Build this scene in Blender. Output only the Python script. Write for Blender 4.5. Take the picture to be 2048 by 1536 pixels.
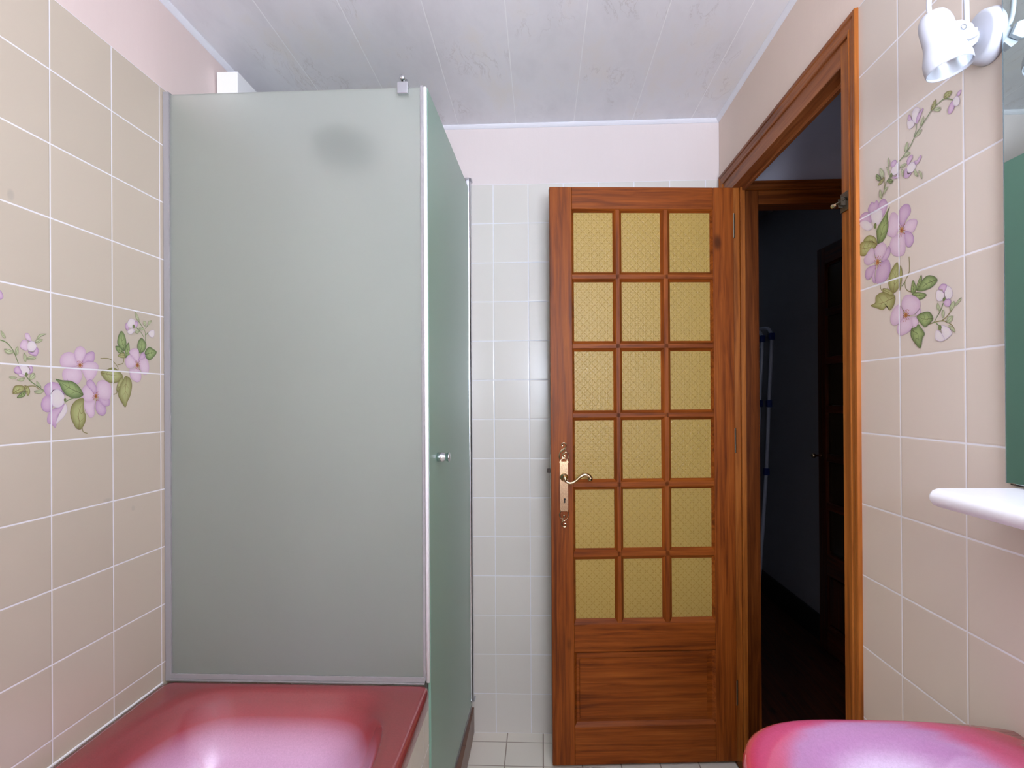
import bpy, bmesh, math, random
from mathutils import Vector, Matrix
from math import pi, sin, cos, radians

for o in list(bpy.data.objects): bpy.data.objects.remove(o)
SC = bpy.context.scene
COL = SC.collection

# ------------------------------------------------------------------ camera
H = 1.2753                                   # lens height above the floor
XL, XR, YB, ZC = -0.9794, 0.6735, 2.364, 2.33 # left wall, right wall, back wall, ceiling
YF = -0.62                                   # window wall behind the camera
cam = bpy.data.cameras.new('camera'); co = bpy.data.objects.new('camera', cam); COL.objects.link(co)
cam.sensor_width = 36.0; cam.sensor_fit = 'HORIZONTAL'
cam.lens = 1236.5 / 2048 * 36; cam.shift_y = 27.8 / 2048
cam.clip_start = 0.02; cam.clip_end = 60
co.matrix_world = Matrix.Translation((0, 0, H)) @ Matrix.Rotation(0.04702, 4, 'Z') @ Matrix.Rotation(pi/2 + 0.00253, 4, 'X') @ Matrix.Rotation(-0.00615, 4, 'Z')
SC.camera = co

# ------------------------------------------------------------------ light
world = bpy.data.worlds.new('sky'); SC.world = world; world.use_nodes = True
bg = world.node_tree.nodes['Background']
bg.inputs[0].default_value = (0.62, 0.75, 1.0, 1); bg.inputs[1].default_value = 1.0
WX0, WX1, WZ0, WZ1 = 0.02, 0.62, 0.95, 2.20   # window opening in the wall behind the camera
def area(name, loc, rot, sx, sy, power, color):
    l = bpy.data.lights.new(name, 'AREA'); l.shape = 'RECTANGLE'; l.size = sx; l.size_y = sy
    l.energy = power; l.color = color
    o = bpy.data.objects.new(name, l); COL.objects.link(o); o.location = loc; o.rotation_euler = rot
    return o
area('window_daylight', ((WX0+WX1)/2, YF-0.02, (WZ0+WZ1)/2), (radians(90), 0, 0), WX1-WX0-.06, WZ1-WZ0-.06, 16.0, (0.93, 0.96, 1.0))
# added fill lamp at the window, tilted up to brighten the ceiling
area('window_ground_bounce', ((WX0+WX1)/2, YF-0.03, (WZ0+WZ1)/2-.1), (radians(158), 0, 0), WX1-WX0-.06, .8, 62.0, (0.72, 0.81, 1.0))
SC.view_settings.view_transform = 'Standard'; SC.view_settings.look = 'None'
SC.view_settings.gamma = 1.0; SC.view_settings.use_curve_mapping = False
SC.view_settings.exposure = 0.26

# ------------------------------------------------------------------ node helpers
def lin(c):
    return tuple((v/255/12.92) if v/255 <= .04045 else ((v/255+.055)/1.055)**2.4 for v in c)
class N:
    def __init__(s, name):
        s.m = bpy.data.materials.new(name); s.m.use_nodes = True
        s.t = s.m.node_tree; s.n = s.t.nodes; s.l = s.t.links
        s.b = s.n['Principled BSDF']; s.out = s.n['Material Output']
    def new(s, t, **k):
        n = s.n.new(t)
        for a, v in k.items(): setattr(n, a, v)
        return n
    def link(s, a, b): s.l.new(a, b)
    def set(s, sock, v):
        if isinstance(v, bpy.types.NodeSocket): s.l.new(v, sock)
        elif isinstance(v, (tuple, list)) and len(v) == 3 and sock.type == 'RGBA': sock.default_value = (*v, 1)
        else: sock.default_value = v
    def math(s, op, a, b=None, c=None, clamp=False):
        n = s.new('ShaderNodeMath', operation=op, use_clamp=clamp)
        s.set(n.inputs[0], a)
        if b is not None: s.set(n.inputs[1], b)
        if c is not None: s.set(n.inputs[2], c)
        return n.outputs[0]
    def smooth(s, v, lo, hi, a=0., b=1.):
        n = s.new('ShaderNodeMapRange', interpolation_type='SMOOTHSTEP')
        s.set(n.inputs['Value'], v); n.inputs['From Min'].default_value = lo; n.inputs['From Max'].default_value = hi
        n.inputs['To Min'].default_value = a; n.inputs['To Max'].default_value = b
        return n.outputs[0]
    def mix(s, f, a, b, mode='MIX'):
        n = s.new('ShaderNodeMix', data_type='RGBA', blend_type=mode)
        s.set(n.inputs['Factor'], f); s.set(n.inputs['A'], a); s.set(n.inputs['B'], b)
        return n.outputs['Result']
    def noise(s, vec, scale, detail=3., rough=.5, dist=0., out='Fac'):
        n = s.new('ShaderNodeTexNoise'); s.link(vec, n.inputs['Vector'])
        n.inputs['Scale'].default_value = scale; n.inputs['Detail'].default_value = detail
        n.inputs['Roughness'].default_value = rough; n.inputs['Distortion'].default_value = dist
        return n.outputs[out]
    def ramp(s, f, stops):
        n = s.new('ShaderNodeValToRGB'); s.set(n.inputs[0], f)
        e = n.color_ramp.elements
        while len(e) < len(stops): e.new(.5)
        for i, (p, c) in enumerate(stops): e[i].position = p; e[i].color = (*c, 1)
        return n.outputs[0]
    def mapping(s, vec, scale=(1,1,1), loc=(0,0,0), rot=(0,0,0)):
        n = s.new('ShaderNodeMapping'); s.link(vec, n.inputs[0])
        n.inputs['Scale'].default_value = scale; n.inputs['Location'].default_value = loc; n.inputs['Rotation'].default_value = rot
        return n.outputs[0]
    def bump(s, h, strength=.3, dist=.001, normal=None):
        n = s.new('ShaderNodeBump'); s.set(n.inputs['Height'], h)
        n.inputs['Strength'].default_value = strength; n.inputs['Distance'].default_value = dist
        if normal: s.link(normal, n.inputs['Normal'])
        return n.outputs[0]
    def pos(s): return s.new('ShaderNodeNewGeometry').outputs['Position']
    def obj(s): return s.new('ShaderNodeTexCoord').outputs['Object']
    def sep(s, v):
        n = s.new('ShaderNodeSeparateXYZ'); s.link(v, n.inputs[0]); return n.outputs

def plain(name, c, rough=.5, metal=0., spec=.5, coat=0., nscale=0, namt=0., **k):
    s = N(name); b = s.b
    b.inputs['Base Color'].default_value = (*lin(c), 1)
    b.inputs['Roughness'].default_value = rough; b.inputs['Metallic'].default_value = metal
    b.inputs['Specular IOR Level'].default_value = spec; b.inputs['Coat Weight'].default_value = coat
    if nscale:
        nz = s.noise(s.obj(), nscale, 4)
        s.link(s.mix(nz, tuple(v*(1-namt) for v in lin(c)), tuple(min(1, v*(1+namt)) for v in lin(c))), b.inputs['Base Color'])
        s.link(s.bump(nz, .25, .0006), b.inputs['Normal'])
    for a, v in k.items(): b.inputs[a].default_value = v
    return s.m

def tile(name, axis, u0, pu, v0, pv, c, gc, rough=.22, g=.0014, vaxis=2, petals=False, soil=None):
    """glazed tiles: grout lines from the position on the wall"""
    s = N(name); P = s.pos(); xyz = s.sep(P)
    def edge(a, o, p):
        t = s.math('DIVIDE', s.math('SUBTRACT', xyz[a], o), p)
        f = s.math('FRACT', s.math('ADD', t, 100.))
        return s.math('MULTIPLY', s.math('MINIMUM', f, s.math('SUBTRACT', 1., f)), p), s.math('FLOOR', t)
    eu, iu = edge(axis, u0, pu); ev, iv = edge(vaxis, v0, pv)
    d = s.math('MINIMUM', eu, ev)
    tilemask = s.smooth(d, g*.75, g*1.35)
    cb = s.new('ShaderNodeCombineXYZ'); s.link(iu, cb.inputs[0]); s.link(iv, cb.inputs[1])
    wn = s.new('ShaderNodeTexWhiteNoise'); s.link(cb.outputs[0], wn.inputs['Vector'])
    c0 = lin(c)
    base = s.mix(wn.outputs['Value'], tuple(v*.965 for v in c0), tuple(min(1, v*1.03) for v in c0))
    cloud = s.noise(P, 5., 3)
    base = s.mix(s.math('MULTIPLY', cloud, .25), base, tuple(v*w for v, w in zip(c0, (.93, .95, .97))))
    if soil:
        for (y, z, sy, sz, am) in soil:
            du = s.math('DIVIDE', s.math('SUBTRACT', xyz[axis], y), sy); dv = s.math('DIVIDE', s.math('SUBTRACT', xyz[2], z), sz)
            r2 = s.math('ADD', s.math('MULTIPLY', du, du), s.math('MULTIPLY', dv, dv))
            r2 = s.math('ADD', r2, s.math('MULTIPLY', s.noise(P, 90., 2), .5))
            base = s.mix(s.smooth(r2, .3, 1.3, am, 0.), base, (.32, .30, .27))
    if petals:
        a = s.new('ShaderNodeVertexColor'); a.layer_name = 'paint'
        sp = s.noise(P, 900., 2)
        base = s.mix(1., a.outputs['Color'], s.mix(sp, (.9,.9,.9), (1,1,1)), 'MULTIPLY')
    grn = s.noise(P, 60., 3)
    gcol = s.mix(grn, tuple(v*.86 for v in lin(gc)), lin(gc))
    s.link(s.mix(tilemask, gcol, base), s.b.inputs['Base Color'])
    s.set(s.b.inputs['Roughness'], s.math('SUBTRACT', .62, s.math('MULTIPLY', tilemask, .62-rough)))
    hgt = s.smooth(d, g*.5, g*3.2)
    wob = s.noise(P, 26., 2)
    h2 = s.math('ADD', hgt, s.math('MULTIPLY', wob, .16))
    s.link(s.bump(h2, .3, .0010), s.b.inputs['Normal'])
    s.b.inputs['Specular IOR Level'].default_value = .45
    return s.m

def paint(name, c, streak=(30, 30, 3)):
    s = N(name); P = s.pos(); c0 = lin(c)
    a = s.noise(P, 1.7, 4, .6); b = s.noise(s.mapping(P, streak), 3., 5, .65)
    col = s.mix(a, tuple(v*.95 for v in c0), tuple(min(1, v*1.04) for v in c0))
    col = s.mix(s.math('MULTIPLY', b, .22), col, tuple(min(1, v*1.12) for v in c0))
    s.link(col, s.b.inputs['Base Color']); s.b.inputs['Roughness'].default_value = .6
    s.link(s.bump(s.math('ADD', b, s.noise(P, 160., 3)), .18, .0012), s.b.inputs['Normal'])
    return s.m

def wood(name, axis, dark, mid, light, rough=.34, knots=True, seed=0., scl=1.):
    s = N(name); O = s.mapping(s.obj(), loc=(seed, seed*1.7, seed*.6))
    sc = [64.*scl, 64.*scl, 64.*scl]; sc[axis] = 2.2*scl
    low = [3.2*scl, 3.2*scl, 3.2*scl]; low[axis] = .8*scl
    warp = s.noise(s.mapping(O, low), 1.6, 3, .6, out='Color')
    ad = s.new('ShaderNodeVectorMath', operation='MULTIPLY_ADD'); s.link(warp, ad.inputs[0]); ad.inputs[1].default_value = (.05, .05, .05); s.link(O, ad.inputs[2])
    g1 = s.noise(s.mapping(ad.outputs[0], sc), 1.0, 6, .62, .4)
    fine = [170., 170., 170.]; fine[axis] = 4.
    g2 = s.noise(s.mapping(O, fine), 1.0, 3, .6)
    big = s.noise(s.mapping(O, low), 2.2, 3, .5)
    f = s.math('ADD', s.math('MULTIPLY', g1, .72), s.math('MULTIPLY', big, .28))
    col = s.ramp(f, [(.36, lin(dark)), (.50, lin(mid)), (.66, lin(light))])
    col = s.mix(s.smooth(g2, .35, .65, .34, 0.), col, lin(dark))
    if knots:
        ks = [11., 11., 11.]; ks[axis] = 5.
        v = s.new('ShaderNodeTexVoronoi', feature='F1'); s.link(s.mapping(ad.outputs[0], ks), v.inputs['Vector']); v.inputs['Scale'].default_value = 1.
        k = s.smooth(v.outputs['Distance'], .04, .20, .8, 0.)
        wn = s.sep(v.outputs['Color'])
        k = s.math('MULTIPLY', k, s.math('GREATER_THAN', wn[0], .62))
        col = s.mix(k, col, tuple(x*.32 for x in lin(dark)))
    s.link(col, s.b.inputs['Base Color'])
    s.set(s.b.inputs['Roughness'], s.math('ADD', rough+.04, s.math('MULTIPLY', g1, .16)))
    s.link(s.bump(s.math('ADD', g1, s.math('MULTIPLY', g2, .5)), .16, .0008), s.b.inputs['Normal'])
    s.b.inputs['Specular IOR Level'].default_value = .22
    return s.m

# ------------------------------------------------------------------ materials
M = {}
LU, LV = (1.0138, .1783), (1.9424, .1490)
RU, RV = (1.0147, .1785), (1.7988, .14945)
TL_C, TR_C, TB_C = (196, 183, 165), (213, 199, 185), (217, 212, 204)
GR = (236, 234, 238)
soilL = [(1.10, 1.66, .010, .014, .35), (1.352, 1.052, .016, .008, .3), (1.44, 1.02, .008, .009, .25)]
M['tileL'] = tile('left wall tile', 1, *LU, *LV, TL_C, GR, soil=soilL)
M['tileLf'] = tile('left wall painted flowers', 1, *LU, *LV, TL_C, GR, petals=True)
M['tileR'] = tile('right wall tile', 1, *RU, *RV, TR_C, GR)
M['tileRf'] = tile('right wall painted flowers', 1, *RU, *RV, TR_C, GR, petals=True)
M['tileB'] = tile('back wall tile', 0, -.179, .1340, 2.1, .15, TB_C, (235,235,240), g=.0014)
M['tileA'] = tile('tub apron tile', 1, 1.345, .150, .40, .15, (214,203,186), (226,222,220), g=.0012)
M['floor'] = tile('floor tile', 0, 0., .1355, 2.301, .15, (248,240,226), (176,158,142), rough=.3, g=.0019, vaxis=1)
M['brown'] = tile('brown tray tile', 1, 1.9, .2, .0, .3, (120,84,66), (90,70,62), rough=.35)
M['paintB'] = paint('pale pink wall paint', (221, 210, 207))
M['paintL'] = paint('rose wall paint', (222, 203, 197))
M['paintR'] = paint('peach wall paint', (230, 210, 196))
M['hallwhite2'] = paint('hall cross wall paint', (206, 204, 216))  # lighter copy of the hall white, bathroom light put into the colour
M['hallwhite'] = paint('hall white paint', (150, 148, 152))  # same white darkened, the unlit hall's shade put into the colour
def ceiling_mat():
    s = N('marbled ceiling boards'); P = s.pos(); x = s.sep(P)
    warp = s.noise(P, 2.3, 4, .6, out='Color')
    ad = s.new('ShaderNodeVectorMath', operation='MULTIPLY_ADD'); s.link(warp, ad.inputs[0]); ad.inputs[1].default_value = (.16, .16, .16); s.link(P, ad.inputs[2])
    v1 = s.noise(s.mapping(ad.outputs[0], (9., 2.2, 1), rot=(0, 0, .35)), 1.2, 6, .68, .6)
    ridge = s.math('ABSOLUTE', s.math('SUBTRACT', v1, .5))
    vein = s.smooth(ridge, 0., .016, .30, 0.)
    msk = s.smooth(s.noise(P, 5., 2), .48, .66)
    cl = s.noise(s.mapping(ad.outputs[0], (5, 2, 1), rot=(0,0,.3)), 1.5, 4, .6)
    c = s.ramp(cl, [(.32, lin((229,228,232))), (.5, lin((236,235,239))), (.72, lin((238,233,229)))])
    c = s.mix(s.math('MULTIPLY', vein, msk), c, lin((178,168,162)))
    t = s.math('FRACT', s.math('ADD', s.math('DIVIDE', s.math('SUBTRACT', x[0], .1310), .2205), 100.))
    e = s.math('MULTIPLY', s.math('MINIMUM', t, s.math('SUBTRACT', 1., t)), .2205)
    c = s.mix(s.smooth(e, .0008, .0020, 1., 0.), c, lin((250,250,252)))
    s.link(c, s.b.inputs['Base Color']); s.b.inputs['Roughness'].default_value = .35
    s.link(s.bump(s.smooth(e, .0005, .003), .4, .0008), s.b.inputs['Normal'])
    return s.m
M['ceil'] = ceiling_mat()
D1, D2, D3 = (94,42,10), (142,70,18), (166,90,30)
M['wv'] = wood('door wood upright grain', 2, D1, D2, D3, seed=0.)
M['wv2'] = wood('door wood upright grain b', 2, D1, D2, D3, seed=3.3)
M['wh'] = wood('door wood level grain', 0, D1, D2, D3, seed=1.3)
M['fv'] = wood('frame wood upright', 2, (108,54,16), (156,88,30), (180,108,44), seed=2.1, rough=.3)
M['fy'] = wood('frame wood along wall', 1, (104,54,24), (150,88,48), (172,108,64), seed=4.4, rough=.32)
M['hv'] = wood('hall frame wood', 2, (92,42,12), (134,68,22), (160,88,34), seed=5.1, rough=.3)
M['hx'] = wood('hall frame wood level', 0, (92,42,12), (134,68,22), (160,88,34), seed=6.1, rough=.3)
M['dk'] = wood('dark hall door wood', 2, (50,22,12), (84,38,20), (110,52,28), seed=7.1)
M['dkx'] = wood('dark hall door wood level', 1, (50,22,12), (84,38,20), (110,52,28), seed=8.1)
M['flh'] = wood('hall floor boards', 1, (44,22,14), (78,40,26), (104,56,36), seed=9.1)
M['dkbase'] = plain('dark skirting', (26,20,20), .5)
M['chrome'] = plain('chrome', (205,208,212), .12, 1.)
M['alu'] = plain('satin aluminium', (196,198,204), .28, 1.)
M['brass'] = plain('worn brass', (212,186,150), .22, 1., nscale=220., namt=.4)
M['oldmetal'] = plain('old steel', (96,88,76), .42, 1., nscale=300., namt=.5)
M['traybrown'] = plain('brown tray', (110,88,74), .4)
M['whitepl'] = plain('white plastic', (240,240,242), .4)
M['shelf'] = plain('white moulded shelf', (238,238,242), .32, nscale=140., namt=.03)
M['lampw'] = plain('white lacquer', (186,188,196), .3, coat=.1)
M['cove'] = plain('white ceiling cove', (232,232,238), .4)
M['dark'] = plain('dark opening', (12,10,10), .7)
M['mirror'] = plain('silvered glass', (214,226,222), .01, 1.)
M['mirroredge'] = plain('mirror edge', (150,176,186), .15, .6)
M['blackedge'] = plain('tarnished edge', (50,40,36), .4)
M['darksteel'] = plain('dark latch steel', (52,42,34), .5, .6)
M['hingem'] = plain('dull hinge steel', (120,112,96), .4, 1.)
M['blue'] = plain('blue plastic', (30,52,120), .4)
M['tube'] = plain('white enamelled tube', (205,210,225), .3)
M['bulbglass'] = plain('clear bulb glass', (250,250,255), .03, **{'Transmission Weight': 1.0})
M['refl'] = plain('lamp reflector', (226,230,236), .3, .7)

def frosted(name, tint, dif, tr=.5, rough=.42):
    s = N(name); s.n.remove(s.b)
    rf = s.new('ShaderNodeBsdfRefraction'); rf.inputs['Color'].default_value = (*tint, 1); rf.inputs['Roughness'].default_value = rough; rf.inputs['IOR'].default_value = 1.3
    di = s.new('ShaderNodeBsdfDiffuse'); tl = s.new('ShaderNodeBsdfTranslucent')
    nz = s.noise(s.pos(), 3., 3); c = s.mix(nz, tuple(v*.95 for v in dif), tuple(min(1, v*1.04) for v in dif))
    s.link(c, di.inputs[0]); tl.inputs[0].default_value = (*[v for v in tint], 1)
    m1 = s.new('ShaderNodeMixShader'); m1.inputs[0].default_value = .35; s.link(di.outputs[0], m1.inputs[1]); s.link(tl.outputs[0], m1.inputs[2])
    m2 = s.new('ShaderNodeMixShader'); m2.inputs[0].default_value = tr; s.link(m1.outputs[0], m2.inputs[1]); s.link(rf.outputs[0], m2.inputs[2])
    gl = s.new('ShaderNodeBsdfGlossy'); gl.inputs['Roughness'].default_value = .42
    fr = s.new('ShaderNodeFresnel'); fr.inputs[0].default_value = 1.4
    m3 = s.new('ShaderNodeMixShader'); s.link(fr.outputs[0], m3.inputs[0]); s.link(m2.outputs[0], m3.inputs[1]); s.link(gl.outputs[0], m3.inputs[2])
    s.link(m3.outputs[0], s.out.inputs[0])
    return s.m
M['frost'] = frosted('frosted shower glass', (.96, .98, .94), lin((196, 202, 195)), tr=.62, rough=.58)
M['frostd'] = frosted('green frosted door glass', (.62, .90, .78), lin((178, 224, 202)), tr=.25, rough=.5)
def gasket():
    s = N('clear plastic strip')
    s.b.inputs['Base Color'].default_value = (*lin((206,202,204)), 1); s.b.inputs['Roughness'].default_value = .22
    s.b.inputs['Transmission Weight'].default_value = .6; s.b.inputs['IOR'].default_value = 1.2
    return s.m
M['gasket'] = gasket()

def pane_mat():
    s = N('yellow patterned glass'); O = s.obj(); x = s.sep(O)
    def wv(a, k): return s.math('SINE', s.math('MULTIPLY', a, k))
    k = 2*pi/.0270
    p = s.math('ADD', x[0], x[2]); q = s.math('SUBTRACT', x[0], x[2])
    d1 = s.math('ABSOLUTE', wv(p, k/2)); d2 = s.math('ABSOLUTE', wv(q, k/2))
    lat = s.math('MINIMUM', d1, d2)                       # 0 on the diagonal lattice
    ring = s.math('ABSOLUTE', s.math('SUBTRACT', s.math('MULTIPLY', wv(p, k), wv(q, k)), .35))
    fx = s.math('ABSOLUTE', wv(x[0], k*1.5)); fz = s.math('ABSOLUTE', wv(x[2], k*1.5))
    fine = s.math('MULTIPLY', fx, fz)
    dots = s.noise(O, 420., 2)
    h = s.math('ADD', s.smooth(lat, .0, .30, 0., .36), s.smooth(ring, 0., .18, 0., .25))
    h = s.math('ADD', h, s.math('MULTIPLY', fine, .25)); h = s.math('ADD', h, s.math('MULTIPLY', dots, .70))
    c = s.ramp(h, [(.25, lin((136,104,42))), (.62, lin((182,147,68))), (1., lin((206,174,96)))])
    s.link(c, s.b.inputs['Base Color']); s.b.inputs['Roughness'].default_value = .24
    s.b.inputs['Transmission Weight'].default_value = .30; s.b.inputs['IOR'].default_value = 1.35
    s.link(s.bump(h, .55, .0016), s.b.inputs['Normal'])
    return s.m
M['pane'] = pane_mat()

def enamel(name, rough=.1):
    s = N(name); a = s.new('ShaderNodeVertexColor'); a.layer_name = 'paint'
    O = s.pos(); sp = s.noise(O, 900., 2, .7); sp2 = s.noise(O, 260., 2, .7)
    amt = s.math('MULTIPLY', s.math('SUBTRACT', s.math('ADD', sp, sp2), 1.), .5)
    c = s.mix(s.math('ADD', .5, amt), tuple([.72]*3), tuple([1.28]*3))
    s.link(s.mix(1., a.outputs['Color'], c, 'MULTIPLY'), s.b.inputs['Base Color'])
    s.b.inputs['Roughness'].default_value = rough; s.b.inputs['Coat Weight'].default_value = .5; s.b.inputs['Coat Roughness'].default_value = .06
    return s.m
M['enamel'] = enamel('shaded pink enamel')

# ------------------------------------------------------------------ mesh helpers
def link(name, me, mats, parent=None, smooth=False, bevel=0., seg=2, origin=None):
    o = bpy.data.objects.new(name, me); COL.objects.link(o)
    for m in (mats if isinstance(mats, (list, tuple)) else [mats]): me.materials.append(m)
    if smooth:
        for p in me.polygons: p.use_smooth = True
    if origin is not None:
        me.transform(Matrix.Translation(-Vector(origin))); o.location = origin
    if parent is not None:
        if origin is None and parent.get('_loc') is not None:
            me.transform(Matrix.Translation(-Vector(parent['_loc'])))
        o.parent = parent
    if bevel:
        b = o.modifiers.new('bevel', 'BEVEL'); b.width = bevel; b.segments = seg; b.limit_method = 'ANGLE'; b.angle_limit = radians(35)
        for p in me.polygons: p.use_smooth = True
        w = o.modifiers.new('wn', 'WEIGHTED_NORMAL'); w.keep_sharp = True
    return o
class MB:
    def __init__(s): s.v = []; s.f = []; s.mi = []; s.col = []; s.cur = 0
    def add(s, vs, fs, cols=None):
        n = len(s.v); s.v += [tuple(v) for v in vs]; s.f += [tuple(i+n for i in f) for f in fs]; s.mi += [s.cur]*len(fs)
        s.col += list(cols) if cols else [(1,1,1)]*len(vs)
        return s
    def box(s, x0, x1, y0, y1, z0, z1):
        return s.add([(x0,y0,z0),(x1,y0,z0),(x1,y1,z0),(x0,y1,z0),(x0,y0,z1),(x1,y0,z1),(x1,y1,z1),(x0,y1,z1)],
                     [(0,3,2,1),(4,5,6,7),(0,1,5,4),(1,2,6,5),(2,3,7,6),(3,0,4,7)])
    def frame(s, outer, inner):
        """loft between closed loops given as a list of rings"""
        return s
    def rings(s, rs, closed=True, caps=(True, True), cols=None):
        n = len(rs[0]); vs = [p for r in rs for p in r]; fs = []
        for i in range(len(rs)-1):
            for j in range(n if closed else n-1):
                k = (j+1) % n
                fs.append((i*n+j, i*n+k, (i+1)*n+k, (i+1)*n+j))
        if caps[0]: fs.append(tuple(range(n-1, -1, -1)))
        if caps[1]: fs.append(tuple((len(rs)-1)*n+j for j in range(n)))
        cc = [cols[i] for i in range(len(rs)) for _ in range(n)] if cols else None
        return s.add(vs, fs, cc)
    def lathe(s, prof, origin, axis, n=24, caps=(True, True)):
        """profile [(radius, distance along axis)]"""
        a = Vector(axis).normalized(); t = a.orthogonal().normalized(); b = a.cross(t); o = Vector(origin)
        rs = [[o + a*h + (t*cos(2*pi*k/n) + b*sin(2*pi*k/n))*max(r, 1e-5) for k in range(n)] for r, h in prof]
        return s.rings(rs, caps=caps)
    def tube(s, pts, r, n=12, sm=8):
        pts = [Vector(p) for p in pts]
        if sm > 1 and len(pts) > 2:
            q = []; P = [pts[0]] + pts + [pts[-1]]
            for i in range(1, len(P)-2):
                for j in range(sm):
                    t = j/sm; a, b, c, d = P[i-1], P[i], P[i+1], P[i+2]
                    q.append(.5*((2*b)+(c-a)*t+(2*a-5*b+4*c-d)*t*t+(3*b-a-3*c+d)*t**3))
            pts = q + [pts[-1]]
        rr = r if callable(r) else (lambda t: r)
        prev = None; rs = []
        for i, p in enumerate(pts):
            d = (pts[min(i+1, len(pts)-1)] - pts[max(i-1, 0)]).normalized()
            if prev is None: t = d.orthogonal().normalized()
            else: t = (prev - d*prev.dot(d)).normalized()
            prev = t; b = d.cross(t); R = rr(i/(len(pts)-1))
            rs.append([p + (t*cos(2*pi*k/n)+b*sin(2*pi*k/n))*R for k in range(n)])
        return s.rings(rs)
    def build(s, name, mats, parent=None, **k):
        me = bpy.data.meshes.new(name); me.from_pydata([tuple(v) for v in s.v], [], s.f)
        for p, m in zip(me.polygons, s.mi): p.material_index = m
        if any(c != (1,1,1) for c in s.col):
            ca = me.color_attributes.new('paint', 'FLOAT_COLOR', 'POINT')
            for i, c in enumerate(s.col): ca.data[i].color = (*c, 1)
        if k.pop('fix', True):
            bm = bmesh.new(); bm.from_mesh(me); bmesh.ops.recalc_face_normals(bm, faces=bm.faces); bm.to_mesh(me); bm.free()
        me.update()
        return link(name, me, mats, parent, **k)
def tag(o, label=None, cat=None, kind=None, group=None):
    if label: o['label'] = label
    if cat: o['category'] = cat
    if kind: o['kind'] = kind
    if group: o['group'] = group
    return o
def thing(name, loc, label, cat, kind=None, group=None, rz=0.):
    o = bpy.data.objects.new(name, None); COL.objects.link(o); o.location = loc; o.rotation_euler = (0, 0, rz)
    o.empty_display_size = .05
    if rz == 0.: o['_loc'] = tuple(loc)
    return tag(o, label, cat, kind, group)
def box(name, b, mat, parent=None, bevel=.0, **k):
    return MB().box(*b).build(name, mat, parent, bevel=bevel, **k)

# ------------------------------------------------------------------ the room
FRW = .040                                    # thickness of the partition with the doorway
DY0, DY1, DZ = 1.412, 2.197, 2.011            # doorway in the right wall
TOP = 2.096                                   # top of the tiling
# floor / ceiling
tag(box('floor', (XL-.12, XR, YF-.12, YB+.1, -.06, 0), M['floor']), 'cream square floor tiles with brown joints in the bathroom', 'floor', 'structure')
tag(box('ceiling', (XL-.12, XR+FRW, YF-.12, YB+.1, ZC, ZC+.05), M['ceil']), 'marbled pale grey ceiling boards with thin white joints', 'ceiling', 'structure')

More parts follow.
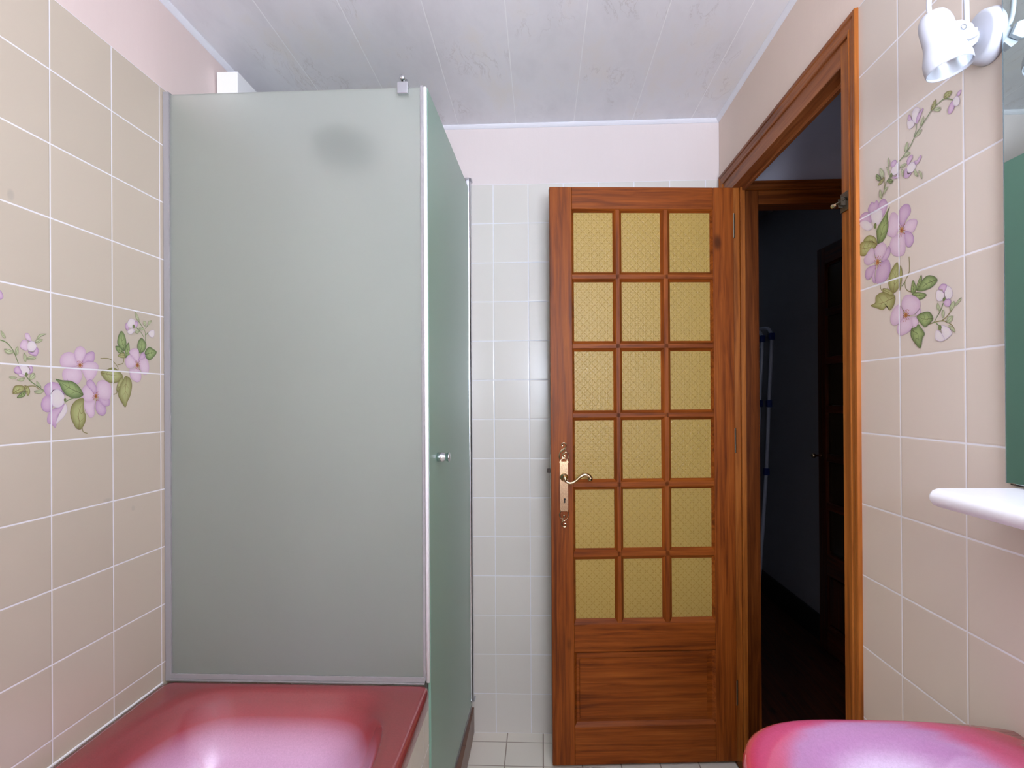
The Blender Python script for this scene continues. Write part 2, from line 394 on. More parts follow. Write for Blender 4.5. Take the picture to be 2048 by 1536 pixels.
def painted(text, X, nrm, m, slot):
    """flowers printed on the glaze: flat shapes lying on the tiles, coloured from the middle out"""
    m.cur = slot
    PINK = (lin((202,170,190)), lin((220,196,208))); PURP = (lin((184,148,180)), lin((208,178,198))); PALE = (lin((216,202,208)), lin((224,214,210)))
    GRN = (lin((92,110,66)), lin((158,176,114))); OLV = (lin((128,124,72)), lin((180,182,124))); TEN = (lin((150,158,116)), lin((194,198,160)))
    cm = {'P': PINK, 'Q': PURP, 'W': PALE, 'G': GRN, 'O': OLV, 'T': TEN}
    lay = 0
    def P(y, z, l): return (X + nrm*(.00030 + l*.0000045), y, z)
    def stroke(pts, w0, w1, c, l):
        n = len(pts); vs = []; fs = []
        for i, (y, z) in enumerate(pts):
            a = pts[min(i+1, n-1)]; b = pts[max(i-1, 0)]; dy, dz = a[0]-b[0], a[1]-b[1]; L = math.hypot(dy, dz) or 1
            w = w0 + (w1-w0)*i/max(1, n-1)
            vs += [P(y - dz/L*w, z + dy/L*w, l), P(y + dz/L*w, z - dy/L*w, l)]
        fs = [(2*i, 2*i+1, 2*i+3, 2*i+2) for i in range(n-1)]
        m.add(vs, fs, [c]*len(vs))
    def crom(p, closed, k=6):
        n = len(p); q = []
        for i in range(n if closed else n-1):
            a, b, c, d = [p[j % n] if closed else p[min(max(j, 0), n-1)] for j in (i-1, i, i+1, i+2)]
            for j in range(k):
                t = j/k
                q.append(tuple(.5*((2*b[e])+(c[e]-a[e])*t+(2*a[e]-5*b[e]+4*c[e]-d[e])*t*t+(3*b[e]-a[e]-3*c[e]+d[e])*t**3) for e in (0, 1)))
        if not closed: q.append(p[-1])
        return q
    for line in text.strip().split('\n'):
        k, *pp = line.split(); p = [tuple(float(v)/10000 for v in q.split(',')) for q in pp]; lay += 3
        if k in 'SB':
            q = crom(p, False); stroke(q, .0011, .0008, lin((120,138,92)) if k == 'S' else lin((140,132,88)), lay); continue
        if k in 'CD':
            cy, cz = p[0]; r = math.hypot(p[1][0]-cy, p[1][1]-cz)
            if k == 'D':
                m.add([P(cy+r*.9*cos(a*pi/4), cz+r*.9*sin(a*pi/4), lay) for a in range(8)], [tuple(range(8))], [lin((112,124,76))]*8); continue
            m.add([P(cy+r*.45*cos(a*pi/5), cz+r*.45*sin(a*pi/5), lay) for a in range(10)], [tuple(range(10))], [lin((196,140,84))]*10)
            for a in range(13):
                an = a*2*pi/13; rr = r*(.8+.35*((a*7) % 3)/2)
                stroke([(cy, cz), (cy+rr*cos(an), cz+rr*sin(an))], .0004, .0004, lin((168,98,60)), lay+1)
                ey, ez = cy+rr*cos(an), cz+rr*sin(an)
                m.add([P(ey+.0011*cos(b*pi/2), ez+.0011*sin(b*pi/2), lay+2) for b in range(4)], [(0,1,2,3)], [lin((160,84,44))]*4)
            continue
        ec, cc = cm[k]; q = crom(p, True); n = len(q)
        cy = sum(a for a, _ in q)/n; cz = sum(b for _, b in q)/n
        vs = [P(cy, cz, lay)]; cl = [cc]
        for fr in (.55, 1.):
            for (y, z) in q:
                vs.append(P(cy+(y-cy)*fr, cz+(z-cz)*fr, lay)); w = 0.25 if fr < .9 else 1.
                cl.append(tuple(a*(1-w)+b*w for a, b in zip(cc, ec)))
        fs = [(0, 1+j, 1+(j+1) % n) for j in range(n)] + [(1+j, 1+n+j, 1+n+(j+1) % n, 1+(j+1) % n) for j in range(n)]
        m.add(vs, fs, cl)
        oc = {'P': (176,146,180), 'Q': (150,116,160), 'W': (176,158,184), 'G': (82,86,54), 'O': (124,106,66), 'T': (136,138,110)}[k]
        w = {'P': .0003, 'Q': .0004, 'W': .0003, 'G': .0004, 'O': .0004, 'T': .0003}[k]
        stroke(q[:int(n*.8)], w, w*.5, lin(oc), lay+1)
        if k in 'GOT':                      # mid vein, from one tip of the leaf to the other
            a = max(q, key=lambda t: (t[0]-cy)**2+(t[1]-cz)**2); b = max(q, key=lambda t: (t[0]-a[0])**2+(t[1]-a[1])**2)
            stroke(crom([b, ((cy+b[0])/2+.001, (cz+b[1])/2), (cy, cz), ((cy*.45+a[0]*.55), (cz*.45+a[1]*.55))], False, 4), .0007, .0003, lin(oc), lay+1)
            if k in 'GO':
                for t in (.25, .5):
                    for sg in (1, -1):
                        my, mz = b[0]*(1-t)+a[0]*t, b[1]*(1-t)+a[1]*t
                        dy, dz = a[0]-b[0], a[1]-b[1]
                        stroke([(my, mz), (my+dy*.16-sg*dz*.16, mz+dz*.16+sg*dy*.16)], .0004, .0002, lin(oc), lay+1)
FL_L = """S 10760,13890 10900,13850 11040,13710 11150,13480
S 11300,13280 11410,13170 11620,13050 11740,12990
B 11350,13060 11510,13070 11630,13010
S 12290,12750 12410,12810 12750,12880
S 14620,14720 14790,14580 14870,14480 14880,14230
S 14500,14570 14700,14460 14830,14340
S 15110,14780 14870,14560
B 13310,13720 13610,13730 13830,13600 13900,13500
B 14090,13800 14050,13660 13860,13610
B 13710,12920 13820,12950 13920,13040
S 15000,14490 14880,14400
P 12630,13520 12450,13480 12220,13480 12150,13580 12200,13710 12360,13790 12530,13770 12590,13650 12650,13560
P 12680,13490 12760,13330 12690,13180 12600,13140 12450,13180 12270,13200 12210,13310 12250,13420 12390,13460 12600,13500
P 12760,13540 12920,13630 13120,13630 13240,13560 13220,13440 13120,13290 12950,13200 12840,13280 12730,13470
Q 12760,13600 12830,13740 12950,13830 13100,13850 13130,13760 13090,13640 12920,13630 12780,13580
P 12630,13550 12550,13720 12570,13860 12700,13940 12830,13900 12870,13810 12790,13660 12710,13550
C 12700,13540 12790,13540
Q 11950,12990 11860,12870 11780,12920 11750,13050 11870,13140 12030,13150 12210,13060 12290,12900 12180,12990 12030,13010
Q 11950,12850 11950,12650 11860,12560 11730,12590 11670,12700 11710,12820 11810,12890
Q 11950,12610 12120,12650 12290,12720 12200,12600 12090,12470 12030,12250 11940,12300 11830,12350 11820,12460 11860,12540
W 12290,12720 12340,12600 12260,12470 12140,12380 12040,12320 12090,12450 12200,12600
W 11980,12990 12120,13010 12250,12900 12250,12740 12120,12650 11970,12680 11930,12790 11930,12900
D 12280,12800 12320,12800
P 13130,12880 13060,12780 12920,12760 12800,12800 12760,12900 12760,13030 12870,13120 13030,13060 13120,12980
Q 13120,12920 13020,13020 12900,13110 12890,13190 13000,13240 13120,13170 13190,13040 13180,12930
P 13130,12780 13110,12640 13110,12470 13000,12410 12900,12500 12820,12620 12790,12750 12950,12770
Q 13220,12810 13420,12680 13490,12550 13390,12450 13250,12480 13160,12590 13160,12730
Q 13250,12860 13420,12800 13600,12800 13580,12680 13420,12660 13270,12780
P 13200,12940 13180,13080 13220,13190 13390,13240 13590,13170 13660,13010 13600,12830 13420,12800 13230,12870
C 13160,12880 13260,12880
G 12030,13220 12210,13200 12450,13190 12630,13110 12760,12970 12770,12890 12570,12830 12350,12880 12210,12990 12110,13150
O 12790,12830 12600,12800 12470,12690 12420,12550 12440,12430 12500,12320 12590,12200 12720,12180 12830,12310 12860,12450 12800,12590 12800,12740
B 12750,12240 12780,12120 12900,12080
G 14000,14410 13890,14270 13860,14110 13940,14020 14090,13950 14170,14120 14120,14320
G 13790,14030 13960,14030 14090,13900 14020,13870 13870,13910
G 14250,14160 14130,14010 14130,13800 14250,13830 14290,13990
O 13870,13810 13980,13890 14110,13880 14090,13780
G 14740,14320 14600,14210 14570,14040 14660,13940 14830,14010 14910,14180
G 15020,14120 14870,14010 14870,13880 15020,13790 15220,13900 15320,14020 15170,14090
P 14530,13650 14330,13550 14170,13590 14140,13750 14250,13860 14370,13840 14510,13720
P 14550,13590 14690,13460 14690,13300 14570,13230 14410,13270 14310,13360 14270,13520 14410,13550
P 14630,13660 14650,13780 14870,13850 15000,13690 14990,13500 14860,13420 14740,13460
P 14550,13710 14370,13840 14270,13940 14410,14030 14590,14030 14630,13890 14610,13720
Q 14590,13720 14680,13890 14780,13970 14870,13900 14820,13820 14700,13780
C 14570,13640 14680,13650
O 13310,13420 13500,13480 13720,13540 13940,13450 14040,13330 13820,13200 13570,13200 13390,13300
O 14040,13330 13880,13220 13820,13010 13920,13010 14030,13170
O 14130,13360 14290,13310 14360,13150 14300,12910 14200,12760 14120,12630 13990,12760 13880,12910 13940,13120 14050,13270
Q 14210,14450 14140,14500 14160,14610 14260,14600 14270,14520
Q 14430,14540 14480,14690 14580,14690 14580,14610 14500,14550
W 14210,14430 14370,14510 14470,14460 14330,14370 14230,14380
W 14200,14600 14300,14730 14420,14740 14480,14680 14410,14550 14290,14520
D 14430,14570 14480,14570
W 15000,14490 15200,14570 15220,14430 15130,14370 15020,14410
P 11290,14050 11370,14070 11430,13980 11430,13930 11330,13950
P 11340,13930 11240,13930 11180,13830 11210,13770 11330,13740 11360,13820
Q 11360,13720 11490,13720 11560,13820 11610,13760 11560,13660 11440,13670
W 11380,13910 11490,13930 11560,13840 11490,13750 11380,13740 11340,13820
W 11150,13410 11260,13460 11360,13420 11400,13340 11310,13270 11210,13310
Q 11140,13430 11210,13320 11140,13290 11050,13320 11060,13400
P 11150,13300 11260,13280 11230,13240 11150,13260
Q 11360,13460 11450,13440 11460,13340 11370,13300 11410,13380
D 11320,13290 11360,13290
O 11010,12950 11060,13060 11230,13070 11270,13000 11160,12930 11030,12910
G 11110,12840 11170,12910 11300,12980 11270,12870
O 11270,13070 11360,13050 11400,12960 11350,12880 11300,12980
T 11500,12970 11620,13000 11730,12990 11670,12930 11540,12930
T 11110,13170 11190,13210 11280,13220 11230,13160
T 10930,13220 11010,13240 11110,13220 11010,13190
T 11400,13180 11410,13280 11500,13320 11520,13240
T 11550,13170 11650,13090 11660,13040 11570,13090
T 11550,13960 11630,14080 11800,14110 11680,14050
T 11520,13910 11570,13980 11710,13990 11620,13920
T 10760,14060 10840,14000 10860,13930 10790,13960
T 10830,13730 10950,13730 11030,13680 10900,13650
T 11080,13630 11070,13740 11130,13800 11140,13680
T 11250,13630 11270,13690 11320,13630 11310,13530 11260,13560
T 11320,13590 11410,13640 11540,13610 11410,13570
T 14480,14920 14600,14830 14640,14710 14520,14780
T 14790,14740 14890,14730 14890,14630 14810,14650
T 14960,14670 15000,14760 15110,14800 15070,14720
T 14620,14550 14740,14580 14830,14530 14680,14510
T 14470,14440 14580,14500 14640,14470 14560,14410
Q 10670,14780 10760,14780 10810,14700 10790,14640 10690,14630"""
FL_R = """S 12730,16180 12690,16010 12670,15810
B 11620,15320 11620,15040 11750,14880 11680,14710 11410,14630
B 11130,14010 10710,14030 10460,13930 10380,13810
B 10710,14030 10570,14090 10430,14200
S 10670,14320 10740,14210 10930,14020
S 10860,14010 10740,13930
B 12580,14970 12550,14880 12450,14810
S 11850,14820 11750,14880
Q 12930,16480 13020,16620 12870,16710 12780,16660 12700,16690 12620,16610 12660,16490 12870,16510
Q 12640,16490 12580,16620 12420,16630 12310,16510 12350,16400 12470,16300 12500,16420
Q 13350,16450 13300,16570 13100,16580 12950,16490 12890,16310 13090,16380
W 12870,16470 12700,16490 12520,16450 12490,16310 12590,16200 12770,16230 12890,16360
W 13350,16420 13130,16420 12870,16260 12850,16180 13040,16180 13260,16300
D 12750,16200 12690,16180
P 11910,15830 11770,15770 11720,15590 11770,15400 11990,15410 12150,15490 12240,15660 12170,15790 11980,15820
P 11950,15880 12090,15800 12300,15890 12310,16020 12200,16260 12050,16250 11910,16110 11870,15940
Q 11870,15960 11940,16130 11890,16270 11730,16310 11590,16240 11560,16110 11700,16010 11800,15920
P 11770,15910 11630,15980 11430,15950 11360,15860 11500,15730 11730,15810
Q 11750,15800 11530,15720 11470,15570 11580,15490 11700,15550
C 11840,15860 11730,15830
G 12230,16420 12310,16300 12280,16050 12390,15870 12610,15780 12690,15950 12670,16120 12470,16260
O 13360,15960 13180,16000 12880,15910 12690,15790 12880,15750 13100,15690 13320,15730 13380,15820
O 13200,16010 13000,16070 12750,15960 12690,15800 12880,15920
Q 12740,15380 12780,15230 12760,15050 12870,15120 12870,15300
Q 12740,15400 12930,15420 13100,15390 13140,15260 13040,15170 12890,15210 12780,15320
P 12740,15490 13030,15470 13180,15570 13140,15670 12920,15780 12800,15730 12780,15590
Q 12600,15390 12320,15420 12220,15270 12290,15090 12520,15000 12740,15060 12720,15270
Q 12540,15430 12440,15530 12280,15670 12210,15560 12320,15440
P 12680,15520 12780,15680 12670,15790 12470,15790 12340,15660 12440,15530 12580,15480
C 12670,15450 12550,15430
O 11990,15300 12210,15160 12290,14940 12140,14750 11960,14800 11920,15000 11940,15150
O 11900,15200 11830,15080 11870,14840 11920,14770
O 12490,14890 12290,14840 12110,14720 12260,14720 12450,14800
O 12940,14620 12770,14650 12730,14780 12490,14820 12220,14720 12070,14670 12110,14510 12260,14430 12340,14520 12490,14470 12690,14530
G 11560,14660 11540,14800 11490,14860 11410,14720 11450,14630
G 11410,14700 11340,14820 11250,14910 11250,14750 11350,14650
G 11350,14650 11250,14790 11090,14860 10910,14820 10810,14730 10940,14650 11130,14620
G 11530,14620 11350,14620 11110,14540 11250,14480 11450,14540
P 11450,14210 11290,14320 11290,14240
P 11790,14270 11930,14150 12110,14120 12230,14230 12170,14390 12000,14490 11890,14450
P 11750,14230 11930,14150 12010,14030 11920,13910 11690,13930 11550,14000 11520,14120 11580,14210
P 11550,14200 11420,14180 11350,14100 11420,14010 11520,14040
P 11750,14330 11860,14470 11780,14600 11610,14620 11350,14510 11290,14360 11450,14250 11620,14250
C 11720,14260 11610,14250
G 11390,14180 11290,14230 11050,14230 10930,14100 11040,14020 11160,13980 11290,14060
G 11420,14010 11550,13980 11570,13860 11460,13730 11300,13620 11230,13790 11170,13860 11260,13970 11350,14050
W 10590,14590 10460,14530 10430,14410 10540,14360 10620,14450
W 10800,14560 10650,14490 10650,14380 10800,14380 10850,14490
Q 10780,14570 10710,14640 10590,14620 10570,14570 10650,14490 10680,14550
Q 10650,14340 10540,14370 10470,14330 10500,14250 10600,14260
D 10640,14380 10600,14380
W 10720,13940 10550,13900 10450,13800 10520,13740 10650,13720
W 10850,13880 10750,13850 10630,13710 10750,13690 10860,13730 10880,13810
D 10750,13920 10700,13910
T 10800,14350 10730,14220 10770,14200 10830,14270
T 10670,14210 10630,14150 10670,14070 10710,14150
T 10470,14160 10490,14240 10390,14310 10380,14230
T 10370,14220 10310,14300 10210,14340 10250,14280
T 10570,13980 10540,14070 10420,14070 10460,13990
T 10530,13930 10410,13880 10370,13800 10460,13850
S 12510,16670 12440,16750 12320,16940 12140,17000
S 11890,17170 11700,17230 11540,17310 11390,17440 11210,17530 10930,17670 10770,17700 10620,17710 10510,17670 10390,17590
S 11360,17640 11370,17530 11430,17430
B 12400,17050 12390,16910 12420,16820
Q 10500,17440 10470,17520 10390,17570 10340,17480 10380,17410 10450,17390
Q 10280,17610 10240,17650 10170,17640 10220,17580
W 10370,17580 10280,17600 10210,17510 10240,17440 10320,17460 10370,17510
Q 11610,17820 11570,17890 11490,17760 11560,17780
W 11610,17790 11480,17750 11410,17650 11490,17620 11590,17650 11630,17750
W 11480,17870 11380,17930 11260,17850 11330,17740 11360,17640 11470,17750
Q 11360,17640 11330,17750 11160,17820 11210,17740 11310,17640
W 11600,16990 11470,16990 11380,16880 11470,16820 11600,16850 11660,16940
Q 11650,17060 11600,17120 11490,17130 11480,17070 11560,17020 11610,16980
Q 11370,16910 11420,16990 11340,16970 11240,17020 11220,16980 11290,16920
Q 11730,16820 11700,16940 11650,16930 11630,16830 11510,16810 11630,16760
W 12140,17100 12030,17170 11920,17140 11920,16990 12030,16960 12140,17020
Q 12170,17190 12110,17250 12000,17230 11980,17170 12080,17130
Q 12110,16950 12000,16920 11920,16970 11930,16880 12060,16900
D 12160,17000 12110,16980
O 10600,17720 10550,17790 10400,17740 10470,17680
O 10940,17690 10890,17770 10810,17800 10810,17700 10880,17660
T 10880,17650 10770,17650 10680,17600 10730,17560
T 11240,17540 11210,17620 11140,17670 11150,17570
T 11390,17410 11310,17460 11190,17460 11260,17410
T 11710,17270 11700,17360 11620,17420 11620,17290
T 11750,17190 11670,17240 11540,17190 11620,17170
T 11860,17030 11810,17070 11670,17040 11750,17010
T 11810,16990 11760,16930 11780,16840 11820,16920
T 11430,16840 11360,16780 11320,16680 11400,16720
T 11300,16770 11210,16700 11200,16590 11250,16670
T 12550,17280 12450,17210 12400,17120 12430,17040 12520,17110 12550,17200
G 12690,17190 12610,17180 12510,17050 12600,17050 12680,17120
O 12620,16960 12520,17030 12400,17050 12460,16970
T 12270,17310 12240,17370 12210,17240 12240,17190
T 12310,17200 12270,17200 12220,17100 12240,17030
G 12290,16930 12200,16950 12090,16870 12170,16850
T 12570,16720 12560,16850 12510,16820 12480,16680
T 12440,16730 12380,16810 12270,16820 12350,16750"""
# left wall: tiles below, paint above (each in its own material)
w = MB()
w.box(XL-.12, XL, YF-.12, YB+.1, -.06, TOP-.005); w.cur = 1
w.box(XL-.12, XL-.004, YF-.12, YB+.1, TOP-.005, ZC); painted(FL_L, XL, 1, w, 2)
tag(w.build('wall_left', [M['tileL'], M['paintL'], M['tileLf']], fix=False), 'left wall of beige tiles with a painted band of mauve flowers', 'wall', 'structure')
# right wall with the doorway
w = MB(); RT = 2.098
w.box(XR, XR+FRW, YF-.12, DY0-.03, -.06, RT); w.box(XR, XR+FRW, DY1+.10, YB, -.06, RT); w.cur = 1
w.box(XR+.003, XR+FRW, YF-.12, DY0-.03, RT, ZC); w.box(XR+.003, XR+FRW, DY0-.03, YB, DZ+.03, ZC)
painted(FL_R, XR, -1, w, 2)
tag(w.build('wall_right', [M['tileR'], M['paintR'], M['tileRf']], fix=False), 'right wall of beige tiles with a spray of mauve flowers beside the doorway', 'wall', 'structure')
w = MB(); w.box(XL, XR+FRW, YB, YB+.1, -.06, 2.100); w.cur = 1; w.box(XL, XR+FRW, YB+.003, YB+.1, 2.100, ZC)
tag(w.build('wall_back', [M['tileB'], M['paintB']]), 'back wall of white tiles with pale pink paint above', 'wall', 'structure')
w = MB()
w.box(XL, WX0, YF-.12, YF, 0, ZC); w.box(WX1, XR, YF-.12, YF, 0, ZC); w.box(WX0, WX1, YF-.12, YF, 0, WZ0); w.box(WX0, WX1, YF-.12, YF, WZ1, ZC)
tag(w.build('wall_front', M['paintL']), 'wall with the window, facing the shower and door', 'wall', 'structure')
wn = thing('window_1', ((WX0+WX1)/2, YF-.06, WZ0), 'white framed two-leaf window letting in daylight', 'window', 'structure')
f = MB()
for a, b, c, d in ((WX0, WX0+.05, WZ0, WZ1), (WX1-.05, WX1, WZ0, WZ1), (WX0+.05, WX1-.05, WZ0, WZ0+.05), (WX0+.05, WX1-.05, WZ1-.05, WZ1), ((WX0+WX1)/2-.03, (WX0+WX1)/2+.03, WZ0+.05, WZ1-.05)):
    f.box(a, b, YF-.10, YF-.05, c, d)
f.build('window_frame', M['whitepl'], wn, bevel=.004)
# cove strips under the ceiling
def cove(name, path, label):
    m = MB(); rs = []
    prof = [(0, 0), (.011, 0), (.0115, -.003), (.008, -.008), (.003, -.013), (0, -.014)]
    for (x, y, dx, dy) in path: rs.append([(x+dx*a, y+dy*a, ZC+b) for a, b in prof])
    m.rings(rs); return tag(m.build(name, M['cove']), label, 'ceiling trim', 'structure')
cove('trim_1', [(XL-.004, YF, 1, 0), (XL-.004, YB, 1, 0)], 'thin white cove strip between left wall and ceiling')
cove('trim_2', [(XL, YB+.003, 0, -1), (XR+.003, YB+.003, 0, -1)], 'thin white cove strip between back wall and ceiling')
cove('trim_3', [(XR+.003, YF, -1, 0), (XR+.003, YB, -1, 0)], 'thin white cove strip above the doorway wall')

# ------------------------------------------------------------------ doorway frame (trim_4)
fr = thing('trim_4', (XR, (DY0+DY1)/2, 0), 'orange-brown moulded wood frame around the open doorway', 'door frame', 'structure')
# flat stiles and head
box('jamb', (XR-.001, XR+FRW, DY0-.042, DY0, 0, 2.06), M['fv'], fr, bevel=.0015)
box('jamb', (XR-.001, XR+.024, DY1, DY1+.110, 0, 2.06), M['fv'], fr, bevel=.0015)
box('head_board', (XR-.0012, XR+FRW, DY0, DY1+.1, DZ, 2.062), M['fy'], fr, bevel=.0015)
# stops the door closes against
box('door_stop', (XR+.024, XR+FRW, DY1-.010, DY1+.06, 0, DZ), M['fv'], fr, bevel=.001)
box('door_stop', (XR+.030, XR+FRW+.002, DY0, DY1, DZ-.012, DZ), M['fy'], fr, bevel=.001)
# moulded casing, mitred at the corners: profile (distance outward from the opening, projection)
CP = [(0, 0), (0, .010), (.003, .0135), (.007, .0135), (.009, .0105), (.012, .0100), (.015, .012), (.022, .0135), (.024, .0115), (.026, .0115), (.028, .0165), (.034, .0175), (.037, .0165), (.038, 0)]
def casing(y0, y1, zt, part, mat):
    m = MB()
    if part == 'near': rs = [[(XR-b, y0-a, 0) for a, b in CP], [(XR-b, y0-a, zt+a) for a, b in CP]]
    elif part == 'far': rs = [[(XR-b, y1+a, 0) for a, b in CP], [(XR-b, y1+a, zt+a) for a, b in CP]]
    else: rs = [[(XR-b, y0-a, zt+a) for a, b in CP], [(XR-b, y1+a, zt+a) for a, b in CP]]
    return m.rings(rs).build('casing', mat, fr)
CP = [(a, b*.5) for a, b in CP]
cy0, cy1 = 1.373, 2.298
casing(cy0, cy1, 2.060, 'near', M['fv']); casing(cy0, cy1, 2.060, 'far', M['fv']); casing(cy0, cy1, 2.060, 'top', M['fy'])
tag(box('threshold', (XR-.004, XR+.02, DY0, DY1, 0, .006), M['alu'], fr, bevel=.001), 'thin metal strip at the doorway floor')
# bolt keeper on the near stile
kp = thing('latch_keeper', (XR, 1.392, 1.705), 'small tarnished steel bolt catch screwed to the near door jamb', 'latch')
box('back_plate', (XR-.004, XR-.001, 1.376, 1.411, 1.685, 1.727), M['oldmetal'], kp, bevel=.0008)
MB().lathe([(.0, 0), (.0045, .001), (.0055, .004), (.0045, .010), (.003, .012), (.003, .02)], (XR-.014, 1.428, 1.705), (0, -1, 0), 16).build('bolt_knob', M['brass'], kp, smooth=True)
m = MB(); m.tube([(XR-.014, 1.420, 1.705), (XR-.012, 1.396, 1.706), (XR-.006, 1.385, 1.712)], .0028, 10, 4)
m.box(XR-.013, XR-.004, 1.388, 1.391, 1.697, 1.716); m.box(XR-.013, XR-.004, 1.400, 1.403, 1.695, 1.714)
m.build('bolt', M['oldmetal'], kp, smooth=False)

# ------------------------------------------------------------------ bathroom door (open)
DW = .644; DT = .034
ang = math.atan2(2.19-2.14, .675-.033)
dr = thing('door_1', (.675, 2.19, .010), 'open pine door with eighteen yellow patterned glass panes', 'door', 'structure', rz=ang)
def db(name, x0, x1, z0, z1, mat, y0=0., y1=DT, bevel=.002, parent=dr):
    return box(name, (x0, x1, y0, y1, z0-.010, z1-.010), mat, parent, bevel=bevel)
X0, X1 = -DW, 0.
GX0, GX1 = -.567, -.073
db('stile', X0, GX0, .010, 2.010, M['wv']); db('stile', GX1, X1, .010, 2.010, M['wv2'])
db('rail', GX0, GX1, 1.934, 2.010, M['wh']); db('rail', GX0, GX1, .400, .496, M['wh']); db('rail', GX0, GX1, .010, .142, M['wh'])
rows = [(1.9245, 1.7170), (1.6820, 1.4770), (1.4410, 1.2360), (1.2010, .9970), (.9600, .7560), (.7170, .5110)]
cols = [(-.561, -.423), (-.392, -.256), (-.222, -.085)]
# glazing bars: profile with chamfers down to the glass
def vbar(xa, xb, z0, z1, name='glazing_bar'):
    c = (xb-xa)*.30; P = [(xa, .014), (xa+c, .003), (xb-c, .003), (xb, .014), (xb, DT-.014), (xb-c, DT-.003), (xa+c, DT-.003), (xa, DT-.014)]
    m = MB(); m.rings([[(x, y, z0-.01) for x, y in P], [(x, y, z1-.01) for x, y in P]]); return m.build(name, M['wv'], dr)
def hbar(za, zb, x0, x1, name='glazing_bar'):
    c = (zb-za)*.30; P = [(.014, za-.01), (.003, za+c-.01), (.003, zb-c-.01), (.014, zb-.01), (DT-.014, zb-.01), (DT-.003, zb-c-.01), (DT-.003, za+c-.01), (DT-.014, za-.01)]
    m = MB(); m.rings([[(x0, y, z) for y, z in P], [(x1, y, z) for y, z in P]]); return m.build(name, M['wh'], dr)
for a, b in ((cols[0][1], cols[1][0]), (cols[1][1], cols[2][0])): vbar(a, b, .496, 1.934)
for i in range(5): hbar(rows[i+1][0], rows[i][1], GX0, GX1)
# sloping bead round the whole glazed field and round the lower panel
def bead(x0, x1, z0, z1, wx, wz0, wz1, ya, yb, name, mat):
    o_ = [(x0, z0), (x1, z0), (x1, z1), (x0, z1)]; i_ = [(x0+wx, z0+wz0), (x1-wx, z0+wz0), (x1-wx, z1-wz1), (x0+wx, z1-wz1)]
    m = MB(); r = [[(x, ya, z-.01) for x, z in o_], [(x, yb, z-.01) for x, z in i_], [(x, DT/2, z-.01) for x, z in i_], [(x, DT/2, z-.01) for x, z in o_]]
    vs = [p for q in r for p in q]; fs = []
    for k in range(4):
        for j in range(4): fs.append((k*4+j, k*4+(j+1) % 4, ((k+1) % 4)*4+(j+1) % 4, ((k+1) % 4)*4+j))
    return m.add(vs, fs).build(name, mat, dr)
bead(GX0, GX1, .496, 1.934, .0075, .015, .0095, .002, .013, 'glazing_bead', M['wh'])
bead(GX0, GX1, .142, .400, .010, .014, .008, .001, .012, 'panel_bead', M['wh'])
for (za, zb) in rows:
    for (xa, xb) in cols:
        box('glass_pane', (xa-.006, xb+.006, .015, .019, zb-.016, za-.004), M['pane'], dr)
m = MB()
a = [(-.567, .142), (-.073, .142), (-.073, .400), (-.567, .400)]; b = [(-.549, .167), (-.102, .167), (-.102, .376), (-.549, .376)]; c = [(-.5475, .1685), (-.1035, .1685), (-.1035, .3745), (-.5475, .3745)]
m.rings([[(x, DT/2+.004, z-.01) for x, z in a], [(x, .0125, z-.01) for x, z in a], [(x, .0095, z-.01) for x, z in b], [(x, .0050, z-.01) for x, z in c]])
m.build('raised_panel', M['wh'], dr)
# lock: brass escutcheon with scrolls and lever
hd = bpy.data.objects.new('door_handle', None)
hx = -.600
def flat(pts, y0, y1):
    m = MB(); m.rings([[(x, y0, z) for x, z in pts], [(x, y1, z) for x, z in pts]]); return m
def Z(z): return z-.010
m = MB(); m.box(hx-.014, hx+.014, -.0035, 0, Z(.893), Z(1.058))
m.box(hx-.016, hx+.016, -.0045, 0, Z(1.056), Z(1.0600)); m.box(hx-.013, hx-.009, -.003, 0, Z(1.06), Z(1.068)); m.box(hx+.009, hx+.013, -.003, 0, Z(1.06), Z(1.068))
m.box(hx-.012, hx+.012, -.003, 0, Z(.888), Z(.893))
def scroll(pts, r=.0023): 
    MBm = m; MBm.tube([(hx+x, -.003, Z(z)) for x, z in pts], r, 8, 5)
scroll([(-.013,1.066),(-.016,1.080),(-.011,1.096),(0,1.104),(.007,1.100),(.004,1.092),(-.003,1.086),(-.006,1.078),(-.001,1.072),(.004,1.077),(.001,1.082)], .0022)
scroll([(-.010,1.092),(-.002,1.100),(.006,1.108),(.008,1.118),(.002,1.124),(-.005,1.122),(-.007,1.116),(-.003,1.114)], .0026)
scroll([(0,1.087),(.008,1.092),(.015,1.086),(.017,1.077),(.014,1.068),(.010,1.064)], .0022)
scroll([(-.010,1.066),(-.003,1.070),(.003,1.070),(.010,1.066)], .0016)
scroll([(-.012,.888),(-.016,.878),(-.013,.866),(-.004,.862),(.000,.870),(-.003,.876)], .0020)
scroll([(.012,.888),(.015,.876),(.011,.864),(.003,.857),(-.002,.855)], .0020)
scroll([(-.003,.857),(-.008,.848),(-.006,.838),(.002,.834),(.007,.838),(.006,.845),(.001,.846)], .0022)
m.lathe([(.0035,0),(.003,.002),(0,.0035)], (hx, -.003, Z(.872)), (0,-1,0), 12)
esc = m.build('escutcheon', M['brass'], dr, smooth=False)
k_ = MB(); k_.lathe([(.0034, 0), (.0034, .0006)], (hx+.002, -.0036, Z(.930)), (0, -1, 0), 14); k_.box(hx+.0002, hx+.0038, -.0042, -.0036, Z(.917), Z(.930))
k_.build('keyhole', M['dark'], esc)
m = MB(); m.lathe([(.013, 0), (.014, .003), (.012, .007), (.0075, .009), (.0070, .030), (.005, .034), (0, .035)], (hx, -.0035, Z(1.006)), (0, -1, 0), 24)
m.build('rose', M['brass'], dr, smooth=True)
m = MB()
